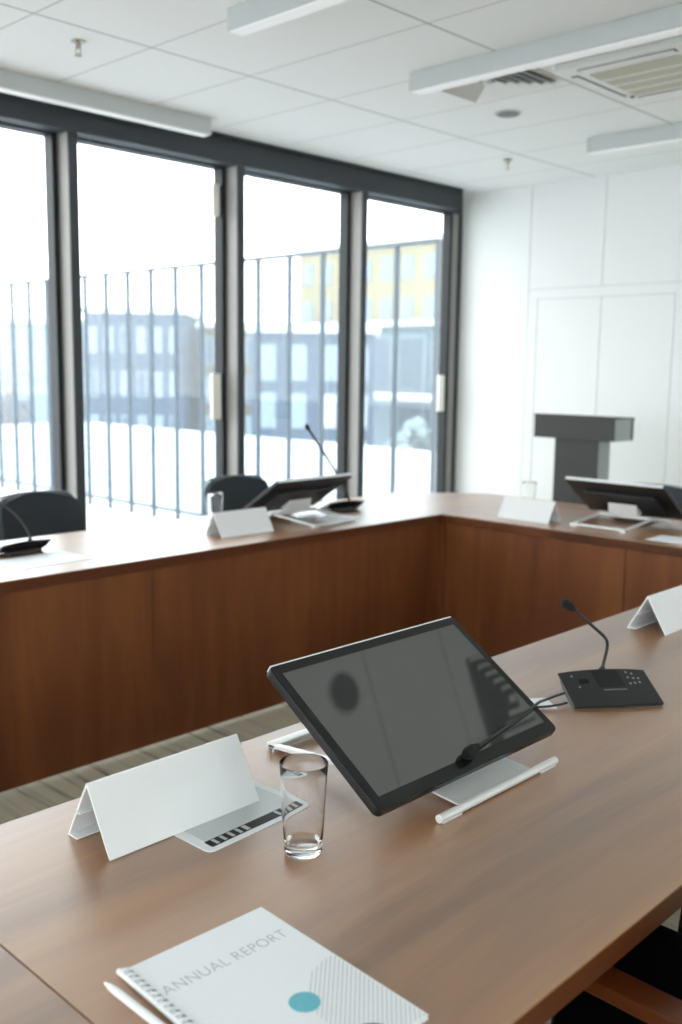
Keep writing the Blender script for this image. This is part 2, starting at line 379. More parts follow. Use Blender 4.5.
def air_diffuser(label, cx, cy, s=.262):
    t = thing('ceiling_vent', label, 'air vent', (cx, cy, ZC), 0, 'square ceiling diffusers')
    MB().box(-s, s, -s, s, -.004, -.0008).build('back_plate', M['ventd'], t)
    f = MB(); n = 5
    for k in range(n):
        r1 = s*(1 - k/n*.88) ; r0 = r1 - s*.092
        z1 = -.024; z0 = -.005
        # four sloping blades forming one square ring
        for sx, sy in ((1, 0), (-1, 0), (0, 1), (0, -1)):
            if sx: q = [(sx*r1, -r1, z1), (sx*r1, r1, z1), (sx*r0, r0, z0), (sx*r0, -r0, z0)]
            else: q = [(-r1, sy*r1, z1), (r1, sy*r1, z1), (r0, sy*r0, z0), (-r0, sy*r0, z0)]
            tb = bmesh.new(); vs = [tb.verts.new(p) for p in q] + [tb.verts.new((p[0], p[1], p[2]+.0015)) for p in q]
            for ff in ((0, 1, 2, 3), (7, 6, 5, 4), (0, 4, 5, 1), (1, 5, 6, 2), (2, 6, 7, 3), (3, 7, 4, 0)): tb.faces.new([vs[i] for i in ff])
            f.merge(tb)
    f.build('louvre', M['vent'], t, smooth=10)
    MB().box(-s*.07, s*.07, -s*.07, s*.07, -.022, -.004, .002).build('centre_cap', M['vent'], t)
    return t
air_diffuser('square louvred air vent beside the middle linear lamp, next to the air conditioner', 3.92, 2.865, .228)
air_diffuser('square louvred air vent reflected in the screen of the near monitor', 4.10, .73)

t = thing('ceiling_air_conditioner', 'large square ceiling air conditioner with beige filter grille at the top right', 'air conditioner', (4.27, 2.20, ZC)); t.scale = (.9, .9, 1)
s = .37
MB().prism(rrect(-s, s, -s, s, .03), -.032, -.0005, bev=.006).build('panel', M['vent'], t)
MB().box(-.235, .235, -.235, .235, -.040, -.031, .004).build('filter_grille', M['mesh'], t)
g = MB()
for k in range(3): g.box(-.235+.1175*(k+1)-.004, -.235+.1175*(k+1)+.004, -.235, .235, -.043, -.039, .001)
g.build('grille_bar', M['vent'], t)
for k, (a, b, c, d2) in enumerate(((-.33, -.29, -.25, .25), (.29, .33, -.25, .25), (-.25, .25, .29, .33), (-.25, .25, -.33, -.29))):
    slot = MB().box(a, b, c, d2, -.034, -.030, .001).build('air_slot', M['dark'], t)
    if c > .2 or d2 < -.2 : MB().box(a+.01, b-.01, c+.006, d2-.006, -.038, -.033, .001).build('flap', M['vent'], slot)
    else: MB().box(a+.006, b-.01, c+.01, d2-.01, -.038, -.033, .001).build('flap', M['vent'], slot)
MB().lathe([(0, -.038), (.012, -.037), (.014, -.031)], 16, (.27, .27, 0)).build('indicator', M['ventd'], t)

def detector(name, label, cat, x, y, r, m1, m2):
    t = thing(name, label, cat, (x, y, ZC))
    MB().lathe([(r, -.0005), (r, -.004), (r*.92, -.007), (0, -.008)], 32).build('rim', m1, t)
    MB().lathe([(r*.84, -.0075), (r*.78, -.011), (0, -.012)], 32).build('cover', m2, t)
    return t
detector('ceiling_speaker', 'small round grey ceiling speaker between the air vent and the right wall', 'ceiling speaker', 4.487, 3.138, .072, M['lamp'], M['ventd'])
detector('ceiling_speaker', 'round dark ceiling speaker reflected as a disc in the near monitor screen', 'ceiling speaker', 2.98, 1.02, .095, M['lamp'], M['ventd'])
def sprinkler(label, x, y):
    t = thing('ceiling_sprinkler', label, 'sprinkler', (x, y, ZC), 0, 'ceiling sprinklers')
    MB().lathe([(.03, -.0005), (.03, -.004), (.012, -.008), (.010, -.03), (0, -.03)], 20).build('rose', M['brass'], t)
    MB().tube([(.012, 0, -.028), (.011, 0, -.045), (0, 0, -.056)], .002, 6).tube([(-.012, 0, -.028), (-.011, 0, -.045), (0, 0, -.056)], .002, 6).build('yoke', M['brass'], t)
    MB().lathe([(0, -.055), (.016, -.056), (.016, -.059), (0, -.06)], 20).build('deflector', M['brass'], t)
sprinkler('small brass sprinkler on the ceiling at the upper left of the photo', 2.354, 3.82)
sprinkler('small sprinkler on the ceiling near the right wall corner', 5.45, 3.80)

# ------------------------------------------------------------------ tables
TT = .75
def table(name, label, poly, top_mat, panels, legs, thick=.042):
    xs = [p[0] for p in poly]; ys_ = [p[1] for p in poly]; cx, cy = (min(xs)+max(xs))/2, (min(ys_)+max(ys_))/2
    t = thing(name, label, 'table', (cx, cy, 0))
    P = [(x-cx, y-cy) for x, y in poly]
    MB().prism(P, TT-.0035, TT, bev=.0008).build('tabletop', top_mat, t)
    def inset(P, d):
        out = []; n = len(P)
        for i in range(n):
            a, b, c = Vector(P[i-1]), Vector(P[i]), Vector(P[(i+1) % n])
            e1, e2 = (b-a).normalized(), (c-b).normalized(); n1, n2 = Vector((-e1.y, e1.x)), Vector((-e2.y, e2.x))
            k = (n1+n2); k = k / max(.2, (1 + n1.dot(n2))); out.append((b.x+k.x*d, b.y+k.y*d))
        return out
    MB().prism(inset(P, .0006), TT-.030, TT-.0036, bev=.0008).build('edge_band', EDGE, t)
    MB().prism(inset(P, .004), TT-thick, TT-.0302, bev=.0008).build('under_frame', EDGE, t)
    for (x0, x1, y0, y1) in panels:
        MB().box(x0-cx, x1-cx, y0-cy, y1-cy, .012, TT-thick, .0012).build('modesty_panel', PANEL, t)
    for (x0, x1, y0, y1) in legs:
        MB().box(x0-cx, x1-cx, y0-cy, y1-cy, 0, TT-thick, .002).build('leg_panel', PANEL, t)
    return t
YL, XE = 3.0466, 3.9054
seams = [-1.49, -.28, .93, 2.152, XE+.01]      # one joint shows, left of the middle
wt = [(a+.0015, b-.0015, YL+.012, YL+.030) for a, b in zip(seams, seams[1:])] + [(XE+.012, XE+.030, 3.032, YL+.030)]
table('conference_table', 'long walnut conference table in front of the windows, with the corner top', [(-1.6, YL), (XE, YL), (XE, 3.03), (4.78, 3.03), (4.78, 3.40), (4.41, 3.77), (-1.6, 3.77)], TOPX,
      wt, [(-1.5, -1.47, YL+.03, 3.7), (1.39, 1.42, YL+.03, 3.7), (4.3, 4.33, YL+.05, 3.70)])
et = [(XE+.012, XE+.030, a+.0015, b-.0015) for a, b in ((.60, 1.03), (1.03, 2.035), (2.035, 3.027))]
table('conference_table', 'walnut end table in front of the white panelled wall and lectern', [(XE, .56), (4.78, .56), (4.78, 3.029), (XE, 3.029)], TOPY, et,
      [(XE+.03, 4.7, .62, .65), (XE+.03, 4.7, 1.9, 1.93)])
YN, YF = .5537, 1.3998
table('conference_table', 'nearest walnut table, carrying the tilted monitor and the annual report', [(.5335, YN), (3.90, YN), (3.90, YF), (.5335, YF)], TOPX,
      [(.56, 2.2, YF-.06, YF-.042), (2.201, 3.86, YF-.06, YF-.042)], [(.56, .59, YN+.25, YF-.06), (2.75, 2.78, YN+.25, YF-.06), (3.8, 3.83, YN+.25, YF-.06)])
table('conference_table', 'walnut table piece at the lower left, past the table joint', [(-1.6, YN), (.5315, YN), (.5315, YF), (-1.6, YF)], TOPX,
      [(-1.55, .50, YF-.06, YF-.042)], [(.46, .49, YN+.25, YF-.06), (-1.5, -1.47, YN+.25, YF-.06)])

# ------------------------------------------------------------------ name tents
def make_tent(label, loc, rz=0):
    t = thing('name_tent', label, 'name plate', loc, rz, 'blank white name tents')
    L, T = .1455, .0028
    hy, H, d = .060, .1005, .117
    def leg(y0, y1, zt): # sloping sheet from (y0,0) to (hy,H)
        s = 1 if y1 > y0 else -1
        return [(y0, 0), (y0 + s*T*1.15, 0), (y1 + (0 if s > 0 else 0), H - T*1.7), (y1, H)]
    MB().prism([(0, 0), (T*1.15, 0), (hy, H-T*1.9), (hy, H), (hy-.0012, H)], -L, L, 'x').build('front_face', M['acrylic'], t)
    MB().prism([(d, 0), (hy+.0012, H), (hy, H), (hy, H-T*1.9), (d-T*1.15, 0)], -L, L, 'x').build('back_face', M['acrylic'], t)
    MB().prism([(d-.0035, .0), (d-.0035, .0026), (d-.026, .0026), (d-.026, 0)], -L, L, 'x').build('base_lip', M['acrylic'], t)
    a = .55
    yb = hy + (d-hy)*a; zb = H*(1-a)
    MB().box(-L, L, yb-.011, yb-.001, zb-.0012, zb+.0012).build('paper_ledge', M['acrylic'], t)
    return t
tent = make_tent('large blank white name tent at the lower left beside the drinking glass', (.892, 1.177, TT+.0012), .0)
def copy_tent(label, loc, rz): return dup(tent, loc, rz, label)
copy_tent('blank white name tent cut by the right picture edge, behind the black microphone base', (2.685, 1.186, TT), .0)
copy_tent('blank white name tent on the window-side table beside the far glass and monitor', (2.775, 3.225, TT), -.03)
copy_tent('blank white name tent on the end table in front of the lectern', (4.034, 2.652, TT), -PI/2)

# ------------------------------------------------------------------ leaflet
t = thing('leaflet', 'white and grey card with black striped bar, half under the front name tent', 'card', (.972, 1.175, TT), .04)
MB().prism(rrect(-.11, .115, -.077, .077, .012), 0, .0011).build('sheet', M['paper'], t)
MB().prism(rrect(-.092, .10, -.053, .066, .006), .0010, .0015).build('grey_field', M['card'], t)
bar = MB().prism(rrect(-.095, .103, -.066, -.046, .002), .0010, .0018).build('black_bar', M['ink'], t)
for x, w in ((-.084, .006), (-.068, .006), (-.052, .006), (-.036, .006), (-.022, .008), (.050, .006), (.066, .01), (.085, .007)):
    MB().box(x, x+w, -.064, -.048, .0017, .0021).build('stripe_print', M['tick'], bar)

# ------------------------------------------------------------------ tumblers
def make_glass(label, loc, h=.131, r0=.0285, r1=.0362):
    t = thing('drinking_glass', label, 'glass', loc, 0, 'drinking glasses')
    o = []; wall = .0011
    prof = [(0, .0006), (r0-.004, .0006), (r0-.0015, .0015), (r0, .005)]
    for k in range(1, 9): prof.append((r0+(r1-r0)*k/8, .005+(h-.006)*k/8))
    prof += [(r1-.0007, h)]
    for k in range(8, -1, -1): prof.append((r0+(r1-r0)*k/8-wall-(.0016 if k < 1 else 0), .019+(h-.020)*k/8))
    prof += [(r0-.008, .0165), (0, .0158)]
    MB().lathe(prof, 64).build('tumbler', M['glass'], t, smooth=50)
    return t
glass = make_glass('clear tall drinking glass in front of the near monitor', (.968, 1.000, TT), .142, .0288, .0365)
dup(glass, (2.86, 3.56, TT), 0, 'clear glass behind the name tent on the window-side table')
dup(glass, (4.42, 2.87, TT), 0, 'clear glass behind the name tent on the end table, left of the lectern')

# ------------------------------------------------------------------ monitors
def make_monitor(label, loc, rz=0, tilt=.9839):
    t = thing('tilted_monitor', label, 'monitor', loc, rz, 'tilted conference monitors')
    W, H, D = .513, .3125, .016
    # local: x across, y away from the user; lower edge of the front face at (0,0,.042)
    ey = Vector((0, math.sin(tilt), math.cos(tilt))); ez = Vector((0, -math.cos(tilt), math.sin(tilt))); ex = Vector((1, 0, 0))
    B = Vector((0, 0, .042))
    R = Matrix(((ex.x, ey.x, ez.x, B.x), (ex.y, ey.y, ez.y, B.y), (ex.z, ey.z, ez.z, B.z), (0, 0, 0, 1)))
    case = MB().prism(rrect(-W/2, W/2, 0, H, .012), -D, 0, bev=.002, M=R).build('casing', M['mback'], t)
    MB().prism(rrect(-W/2+.0015, W/2-.0015, .0015, H-.0015, .011), -.0005, .0007, M=R).build('bezel', M['bezel'], case)
    MB().prism(rrect(-W/2+.006, W/2-.006, H-.001, H+.0016, .0008), -D*.8, .0006, M=R).build('top_rim', M['acrylic'], case)
    MB().box(-W/2+.019, W/2-.019, .024, H-.020, .0006, .0011, M=R).build('screen', M['screen'], t)
    hump = MB().prism(rrect(-.19, .19, .03, .23, .02), -D-.016, -D+.001, bev=.004, M=R).build('rear_housing', M['mback'], t)
    # stand
    y0 = -.0345
    MB().tube([(-.1535, y0, .0085), (-.1525, y0, .0085), (.1925, y0, .0085), (.1935, y0, .0085)], [.0055, .0072, .0072, .0055], 16).build('front_bar', M['alu'], t)
    f = MB().box(-.147, -.097, y0-.006, y0+.006, 0, .0035, .001).build('foot_pad', M['alu'], t); MB().box(.137, .187, y0-.006, y0+.006, 0, .0035, .001).build('foot_pad', M['alu'], t)
    y1 = .145; zc = .052
    MB().prism([(y0+.003, .004), (y0+.003, .0075), (.06, .016), (y1, zc), (y1+.004, zc-.003), (.062, .012)], -.085, .129, 'x', bev=.0008).build('base_plate', M['alu'], t)
    c = B + ey*.135 + ez*(-D-.016)
    MB().prism([(c.y+.012, c.z-.004), (c.y-.03, c.z-.034), (y1-.02, zc-.012), (y1+.006, zc-.006), (c.y+.03, c.z+.008)], -.075, .075, 'x', bev=.002).build('hinge_block', M['alu'], t)
    for sx in (-1, 1):
        MB().prism([(y1-.03, .030), (y1-.03, .040), (.376, .014), (.384, .014), (.384, .0), (.372, .0), (.372, .007)], sx*.135-.007, sx*.135+.007, 'x', bev=.001).build('side_rail', M['alu'], t)
    MB().box(-.142, .142, .366, .392, .005, .0155, .003).box(-.142, -.11, .370, .388, 0, .006).box(.11, .142, .370, .388, 0, .006).build('rear_bar', M['alu'], t)
    MB().box(-.142, .142, y1-.036, y1-.012, .028, .042, .003).build('cross_bar', M['alu'], t)
    return t
MONY = .9482
mon = make_monitor('large tilted black monitor on a silver stand, nearest the camera', (1.3383, MONY, TT))
far_mon = make_monitor('black tilted monitor seen from behind on the window-side table', (3.235, 3.545, TT), PI+.03, .9839)
dup(far_mon, (4.455, 2.265, TT), PI/2, 'black tilted monitor seen from behind on the end table at right')

# ------------------------------------------------------------------ microphone consoles
def make_console(label, loc, rz, stalk, rmin=.0037):
    t = thing('microphone_console', label, 'microphone', loc, rz, 'desk microphone consoles')
    w, D, h0, h1 = .102, .104, .008, .050
    def top(u, v):
        x = -w + 2*w*u; y = D*v
        bow = .006*(1-(x/w)**2)
        return Vector((x*(1 + .0*v), y - (1-v)*.006*(1-(x/w)**2), h0 + (h1-h0)*v + bow*(.35+.65*v)))
    body = MB().grid(lambda u, v: top(u, v) - Vector((0, 0, .0042)), 18, 8, -.004)
    def front(u, v):
        p = top(u, 0); return Vector((p.x, p.y + .002, .001 + (p.z-.003)*v))
    body.grid(front, 18, 1, .002)
    for sx in (-1, 1):
        body.prism([(0.002, .001), (.03, .001), (D-.03, .022), (D-.004, h1-.004), (D-.004, h1-.002), (.002, h0-.002)], sx*(w-.002)-.0015, sx*(w-.002)+.0015, 'x')
    body.box(-.07, .07, .050, .090, .0, .018, .004)
    body = body.build('console_body', M['mic'], t)
    def lay(x0, x1, y0, y1, lift=.0004, th=.0012):
        b = MB(); n = 6
        b.grid(lambda u, v: top((x0+(x1-x0)*u+w)/(2*w), (y0+(y1-y0)*v)/D) + Vector((0, -.0004, .0006+lift)), n, 3, th); return b
    lay(-.026, .034, .050, .098).build('speaker_grille', M['grille'], t)
    lay(-.020, .034, .040, .043).build('light_bar', M['ventd'], t)
    lay(-.066, -.044, .064, .076).build('card_slot', M['ink'], t)
    for x, y in ((-.078, .085), (-.072, .052)):
        lay(x, x+.004, y, y+.004).build('indicator_dot', M['icon'], t)
    for r_, (xx, yy) in enumerate([(.052, .090), (.064, .086), (.050, .074), (.062, .072), (.074, .072), (.048, .056), (.060, .058), (.072, .060)]):
        lay(xx, xx+.0045, yy, yy+.004).build('button', M['icon'], t)
    R = Matrix.Rotation(-rz, 4, 'Z') @ Matrix.Translation(-Vector(loc))
    path = catmull([R @ Vector(p) for p in stalk], 8)
    n = len(path)
    rad = [max(rmin, .0105 - .0012*max(0, i-1)) for i in range(n)]
    MB().tube(path, rad, 12).build('gooseneck', M['mic'], t)
    d = (path[-1]-path[-3]).normalized(); e = path[-1]
    MB().tube([e-d*.010, e-d*.004, e+d*.002, e+d*.012, e+d*.022, e+d*.026], [.004, .0075, .0098, .0105, .0095, .005], 16).build('microphone_head', M['foam'], t)
    return t
ang = -math.atan2(.598, .8)
P0 = (1.9015, .983)    # middle of the front edge
make_console('black microphone console with upright gooseneck at right on the near table', (P0[0], P0[1], TT), ang,
             [(1.972, 1.068, .796), (1.974, 1.066, .815), (1.979, 1.063, .842), (1.980, 1.062, .862), (1.975, 1.068, .878), (1.953, 1.091, .906), (1.932, 1.112, .932), (1.921, 1.124, .944)])
make_console('microphone console at the far left edge of the window-side table', (1.83, 3.52, TT), PI+.06,
             [(1.872, 3.468, .79), (1.872, 3.47, .82), (1.852, 3.50, .875), (1.815, 3.54, .925), (1.76, 3.58, .965), (1.69, 3.62, 1.0)])
make_console('microphone console with long thin stalk behind the window-side monitor', (3.63, 3.52, TT), PI-.25,
             [(3.648, 3.45, .79), (3.642, 3.45, .815), (3.60, 3.45, .885), (3.50, 3.45, 1.01), (3.42, 3.45, 1.10), (3.352, 3.45, 1.178)], .0058)

# gooseneck resting across the near monitor, plugged into the console side
t = thing('gooseneck_microphone', 'thin black gooseneck microphone lying across the lower right corner of the near monitor', 'microphone', (1.34, .955, .80))
o = Vector((1.34, .955, .80))
def onscr(u, w, lift):   # point above the near screen
    return Vector((1.3383+u, MONY + w*math.sin(.9839) - lift*math.cos(.9839), TT+.042 + w*math.cos(.9839) + lift*math.sin(.9839)))
p = [onscr(.014, .028, .0112), onscr(.10, .040, .007), onscr(.20, .052, .006), onscr(.258, .062, .007)]
pe = [Vector((1.66, 1.018, .818)), Vector((1.75, 1.05, .797)), Vector((1.845, 1.085, .772))]
path = [q - o for q in catmull(p + pe, 8)]
MB().tube(path, [.0032]*6 + [.0028]*(len(path)-6), 10).build('gooseneck', M['mic'], t)
d = (path[0]-path[1]).normalized(); e = path[0]
MB().tube([e-d*.012, e-d*.006, e, e+d*.003, e+d*.010, e+d*.028, e+d*.036, e+d*.039], [.0035, .0065, .0072, .006, .0105, .0110, .0085, .004], 16).build('microphone_head', M['foam'], t)
c = tag(MB().tube(catmull([Vector((1.83, 1.07, .757)), Vector((1.80, 1.075, .758)), Vector((1.77, 1.10, .7545)), Vector((1.72, 1.16, .7535)), Vector((1.60, 1.24, .7535))], 8), .0028, 8).build('cable', M['mic']),
        'thin black cable from the near microphone console to the monitor stand', 'cable')
tag(MB().prism([(1.765, 1.105), (1.80, 1.075), (1.84, 1.13), (1.80, 1.16)], TT, TT+.0012).build('paper_slip', M['paper']), 'small white paper slip behind the right edge of the near monitor', 'paper')

# ------------------------------------------------------------------ annual report
b = Vector((.8124, .924)); rz = -.050; a = b - .2105*Vector((math.cos(rz), math.sin(rz))) + Vector((.004, -.001))
t = thing('annual_report', 'white spiral bound annual report with teal dot on the near table', 'report', (a.x, a.y, TT), rz)
W, H = .2105, .300
MB().box(.0, W, -H, 0, .0, .0006).build('back_cover', M['paper'], t)
MB().box(.001, W-.001, -H+.001, -.001, .0007, .0046, .0003).build('page_block', M['paper'], t)
cov = MB().box(.0, W, -H, 0, .0047, .0053).build('cover', M['paper'], t)
Z = .0054
holes = MB()
for k in range(24):
    y = -.010 - k*.0122
    holes.box(.0045, .0085, y-.0032, y+.0032, Z-.0003, Z+.0001)
holes.build('binding_hole_row', M['ventd'], cov)
cb = MB().tube([(-.0035, .0045, .0042), (-.0035, .003, .0042), (-.0035, -H+.002, .0042), (-.0035, -H, .0042)], [.003, .004, .004, .003], 14)
for k in range(24):
    y = -.004 - k*.0122
    cb.tube([(-.0045, y, .0078), (-.001, y, .0092), (.003, y, .0082), (.0058, y, .0058)], .0019, 8)
cb.build('comb_binding', M['acrylic'], t)
# cover lettering
cu = bpy.data.curves.new('title', 'FONT'); cu.body = 'ANNUAL REPORT'; cu.size = 1; cu.offset = -.012; cu.space_character = 1.06
to = bpy.data.objects.new('title', cu); COL.objects.link(to)
me = bpy.data.meshes.new_from_object(to.evaluated_get(bpy.context.evaluated_depsgraph_get()))
bpy.data.objects.remove(to); bpy.data.curves.remove(cu)
xs = [v.co.x for v in me.vertices]; hs = [v.co.y for v in me.vertices]
kx = .183/(max(xs)-min(xs)); ky = .0175/(max(hs)-min(hs))
for v in me.vertices: v.co = Vector((.0125+(v.co.x-min(xs))*kx, -.0755+(v.co.y-min(hs))*ky, Z))
me.materials.append(M['inkg']); to = bpy.data.objects.new('title_lettering', me); COL.objects.link(to); to.parent = cov
def disc(name, u, v, r, mat, th=.0002):
    MB().lathe([(0, 0), (r, 0), (r, th), (0, th)], 48, (u, -v, Z-.00005)).build(name, mat, cov)
ln = MB(); cx, cy, r = .205, -.232, .088
dU, dN = Vector((.7071, .7071)), Vector((.7071, -.7071))
for k in range(-17, 18):
    off = k*.0052
    if abs(off) >= r: continue
    hl = math.sqrt(r*r-off*off); pts = []
    q0 = Vector((cx, cy)) + dN*off - dU*hl; q1 = Vector((cx, cy)) + dN*off + dU*hl
    # clip to the page
    n = 60; ok = [q0.lerp(q1, i/n) for i in range(n+1)]
    ok = [q for q in ok if .02 < q.x < W-.001 and -H+.001 < q.y < -.1]
    if len(ok) < 2: continue
    s, e = ok[0], ok[-1]; w = dN*.00055
    tb = bmesh.new(); vs = [tb.verts.new((q.x, q.y, z)) for z in (Z-.0001, Z+.00005) for q in (s-w, s+w, e+w, e-w)]
    for f in ((0, 1, 2, 3), (7, 6, 5, 4), (0, 4, 5, 1), (1, 5, 6, 2), (2, 6, 7, 3), (3, 7, 4, 0)): tb.faces.new([vs[i] for i in f])
    ln.merge(tb)
ln.build('line_pattern', M['tick'], cov)
disc('teal_dot', .122, .190, .0185, M['teal'])
disc('slate_dot', .133, .291, .031, M['slate'])

pen = thing('pen', 'white pen lying left of the annual report', 'pen', (.578, .93, TT), -PI/2+.005)
MB().tube([(.016, 0, .0048), (.024, 0, .0048), (.135, 0, .0048), (.139, 0, .0048)], [.0042, .0048, .0048, .0036], 16).build('barrel', M['acrylic'], pen)
MB().tube([(0, 0, .0048), (.001, 0, .0048), (.006, 0, .0048), (.016, 0, .0048)], [.0006, .0012, .0022, .0042], 16).build('tip', M['latch'], pen)

# papers on the far tables
def paper(label, x, y, w, d, rz, z=TT):
    o = MB().prism(rrect(-w/2, w/2, -d/2, d/2, .002), 0, .002).build('paper_sheet', M['paper'], loc=(x, y, z)); o.rotation_euler = (0, 0, rz)
    return tag(o, label, 'paper', 'loose white papers')
paper('white paper lying in front of the far left microphone console', 1.83, 3.29, .297, .21, .05)
paper('white paper beside the stand of the window-side monitor', 3.40, 3.29, .22, .15, .35)
paper('white paper at the right picture edge on the end table', 4.06, 1.83, .16, .297, .03)

# ------------------------------------------------------------------ chairs
def make_chair(label, loc, rz, arms=True, cloth='fabric'):
    """faces local +y"""
    t = thing('conference_chair', label, 'chair', loc, rz, 'black conference chairs')
    def back(u, v):
        s = 2*u-1; wv = .245
        # rounded upper corners
        k = v; x = s*wv*(1 - .03*k)
        z = .475 + .352*v + .006*(1-s*s)*v
        if v > .72:
            c = (v-.72)/.28; lim = wv*(1-.03*k) - .05*(1-math.sqrt(max(0, 1-c*c)))
            x = s*lim
        return Vector((x, -.235 - .075*v + .045*s*s*(1) - .0*v, z))
    bk = MB().grid(back, 20, 20, .038).build('backrest', M[cloth], t, smooth=60)
    md = bk.modifiers.new('soft', 'BEVEL'); md.width = .009; md.segments = 3; md.limit_method = 'ANGLE'; md.angle_limit = .9
    pts = [back(0, .35), back(0, .72), back(.0, .9), back(.02, .98), back(.06, 1), back(.3, 1), back(.5, 1), back(.7, 1), back(.94, 1), back(.98, .98), back(1, .9), back(1, .72), back(1, .35)]
    MB().tube(catmull([p + Vector((0, -.012, .002)) for p in pts], 5), .006, 8).build('back_piping', M['piping'], bk)
    st = MB().prism(rrect(-.208, .208, -.22, .25, .05), .425, .49, bev=.018).build('seat', M[cloth], t, smooth=60)
    for sx in (-1, 1):
        for y in (-.19, .19):
            MB().tube([(sx*.215, y, .43), (sx*.235, y*1.1, .0)], .011, 10).build('leg', M['chrome'], t)
        if arms:
            a = MB().prism([(-.26, .60), (-.26, .625), (-.10, .648), (.10, .652), (.20, .640), (.235, .61), (.20, .615), (.10, .628), (-.10, .624)], sx*.236-.026, sx*.236+.026, 'x', bev=.006).build('armrest', ARMW, t)
            MB().tube([(sx*.236, .12, .625), (sx*.236, .13, .5), (sx*.225, .13, .45)], .011, 10).build('arm_post', M['chrome'], a)
            MB().tube([(sx*.236, -.22, .612), (sx*.235, -.24, .60), (sx*.205, -.235, .58)], .010, 10).build('arm_bracket', M['chrome'], a)
    return t
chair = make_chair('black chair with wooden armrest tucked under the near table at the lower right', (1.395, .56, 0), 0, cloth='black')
side = make_chair('black upholstered chair behind the window-side table at the left edge', (2.44, 4.13, 0), PI+.12, arms=False)
c2 = dup(side, (3.86, 4.36, 0), PI-.05, 'black upholstered chair between the windows and the window-side monitor')
c2.scale = (1, 1, .965); side.scale = (1, 1, 1.012)
dup(side, (4.90, 2.52, 0), PI/2, 'black upholstered chair behind the monitor on the end table')

# ------------------------------------------------------------------ lectern
t = thing('lectern', 'charcoal lectern with grey sides in front of the white panelled wall', 'lectern', (5.5, 3.265, 0))
def ybox(m, x0, x1, y0, y1, z0, z1, b=.002): return m.box(x0, x1, y0-3.265, y1-3.265, z0, z1, b)
ybox(MB(), 0, .24, 2.977, 3.553, 1.048, 1.186).build('top_box', M['lect'], t)
MB().prism([(0, 1.186), (.24, 1.176), (.24, 1.190), (0, 1.200)], -.292, .292, 'y').build('reading_board', M['lect'], t)
ybox(MB(), .004, .20, 2.972, 2.977, 1.050, 1.184, .001).build('side_plate', M['lectside'], t)
ybox(MB(), .02, .16, 3.092, 3.405, .04, 1.05).build('column', M['lect'], t)
ybox(MB(), .024, .158, 3.087, 3.0925, .04, 1.048, .001).build('side_plate', M['lectside'], t)
ybox(MB(), -.05, .26, 3.02, 3.48, 0, .042, .004).build('foot', M['lect'], t)

# ------------------------------------------------------------------ outdoors
tag(MB().box(-12, 16, YW+.13, 26, -.5, -.2).build('terrace', M['snow']), 'snow-covered terrace outside the windows', 'terrace', kind='structure')
tag(MB().box(-80, 140, -60, 140, -3.4, -3.05).build('snowy_ground', M['snow']), 'snowy ground far below between the buildings', 'ground', kind='structure')

XF = 6.40
t = thing('glass_screen', 'tall outdoor glass screen with thin steel posts crossing the terrace', 'glass screen', (XF, 9.3, -.2))
y = 5.10; k = 0; posts = []
while y < 15.8: posts.append(y); y += .4385
for y in posts: MB().box(-.026, .026, y-9.3-.011, y-9.3+.011, 0, 2.70, .002).build('post', M['steel'], t)
MB().box(-.032, .032, posts[0]-9.3, posts[-1]-9.3, 2.684, 2.716, .003).build('top_rail', M['steel'], t)
MB().box(-.018, .018, posts[0]-9.3, posts[-1]-9.3, .10, .135, .003).build('bottom_rail', M['steel'], t)
for a, b in zip(posts, posts[1:]): MB().box(-.004, .004, a-9.3+.011, b-9.3-.011, .136, 2.684).build('glass_panel', M['fglass'], t)

def building(label, x, y, rz, w, d, z0, z1, wall, bays, floors, wmat, ww=.5, wh=.5, roof='snow', zf0=None, zf1=None):
    """front face is local y=0, looking towards -y; w across x"""
    t = thing('building', label, 'building', (x, y, -3.05), rz, 'buildings beyond the terrace')
    z0 += 3.05; z1 += 3.05
    MB().box(0, w, 0, d, z0, z1, .02).build('wall', wall, t)
    MB().box(-.2, w+.2, -.2, d+.2, z1, z1+.28, .05).build('roof', M[roof], t)
    fa = (zf0+3.05) if zf0 is not None else z0+.4; fb = (zf1+3.05) if zf1 is not None else z1-.2
    bw = w/bays; fh = (fb-fa)/floors
    for i in range(bays):
        for j in range(floors):
            m = wmat if not isinstance(wmat, list) else random.choice(wmat)
            cx, cz = (i+.5)*bw, fa + (j+.5)*fh
            f = MB().box(cx-bw*ww/2, cx+bw*ww/2, -.06, .05, cz-fh*wh/2, cz+fh*wh/2, .01).build('window', M['pale'], t)
            MB().box(cx-bw*ww/2+.08, cx+bw*ww/2-.08, -.08, -.05, cz-fh*wh/2+.08, cz+fh*wh/2-.08).build('pane', m, f)
    return t
vh = Vector((.7207, .6930, 0)); rr = Vector((.6930, -.7207, 0))
def diag(lat, dep): q = vh*dep + rr*lat; return q.x, q.y
az = math.atan2(rr.y, rr.x)
def at(label, lat0, lat1, dep, z1, wall, bays, floors, wmat, **k):
    x, y = diag(lat0, dep); return building(label, x, y, az, lat1-lat0, k.pop('deep', 6), -3.05, z1, wall, bays, floors, wmat, **k)
at('pale low block with pale windows outside the leftmost window', -32, -13.2, 52, 3.55, M['pale'], 7, 2, [M['bwin2'], M['bwin']], ww=.7, wh=.55)
at('blue-grey office block seen through the second window', -12.7, -7.9, 49, 4.0, M['blue'], 6, 3, [M['bwin2'], M['bwin'], M['pale'], M['bwin']], ww=.6, wh=.6)
at('tan and pale block between the blue-grey blocks', -7.3, -4.2, 51, 3.45, M['tan'], 3, 3, [M['pale'], M['bwin2']], ww=.5, wh=.7)
at('blue-grey block with tall pale window bays seen through the third window', -3.3, 1.15, 36, 2.72, M['blue'], 4, 3, [M['snow'], M['pale'], M['bwin']], ww=.6, wh=.75, deep=3.5)
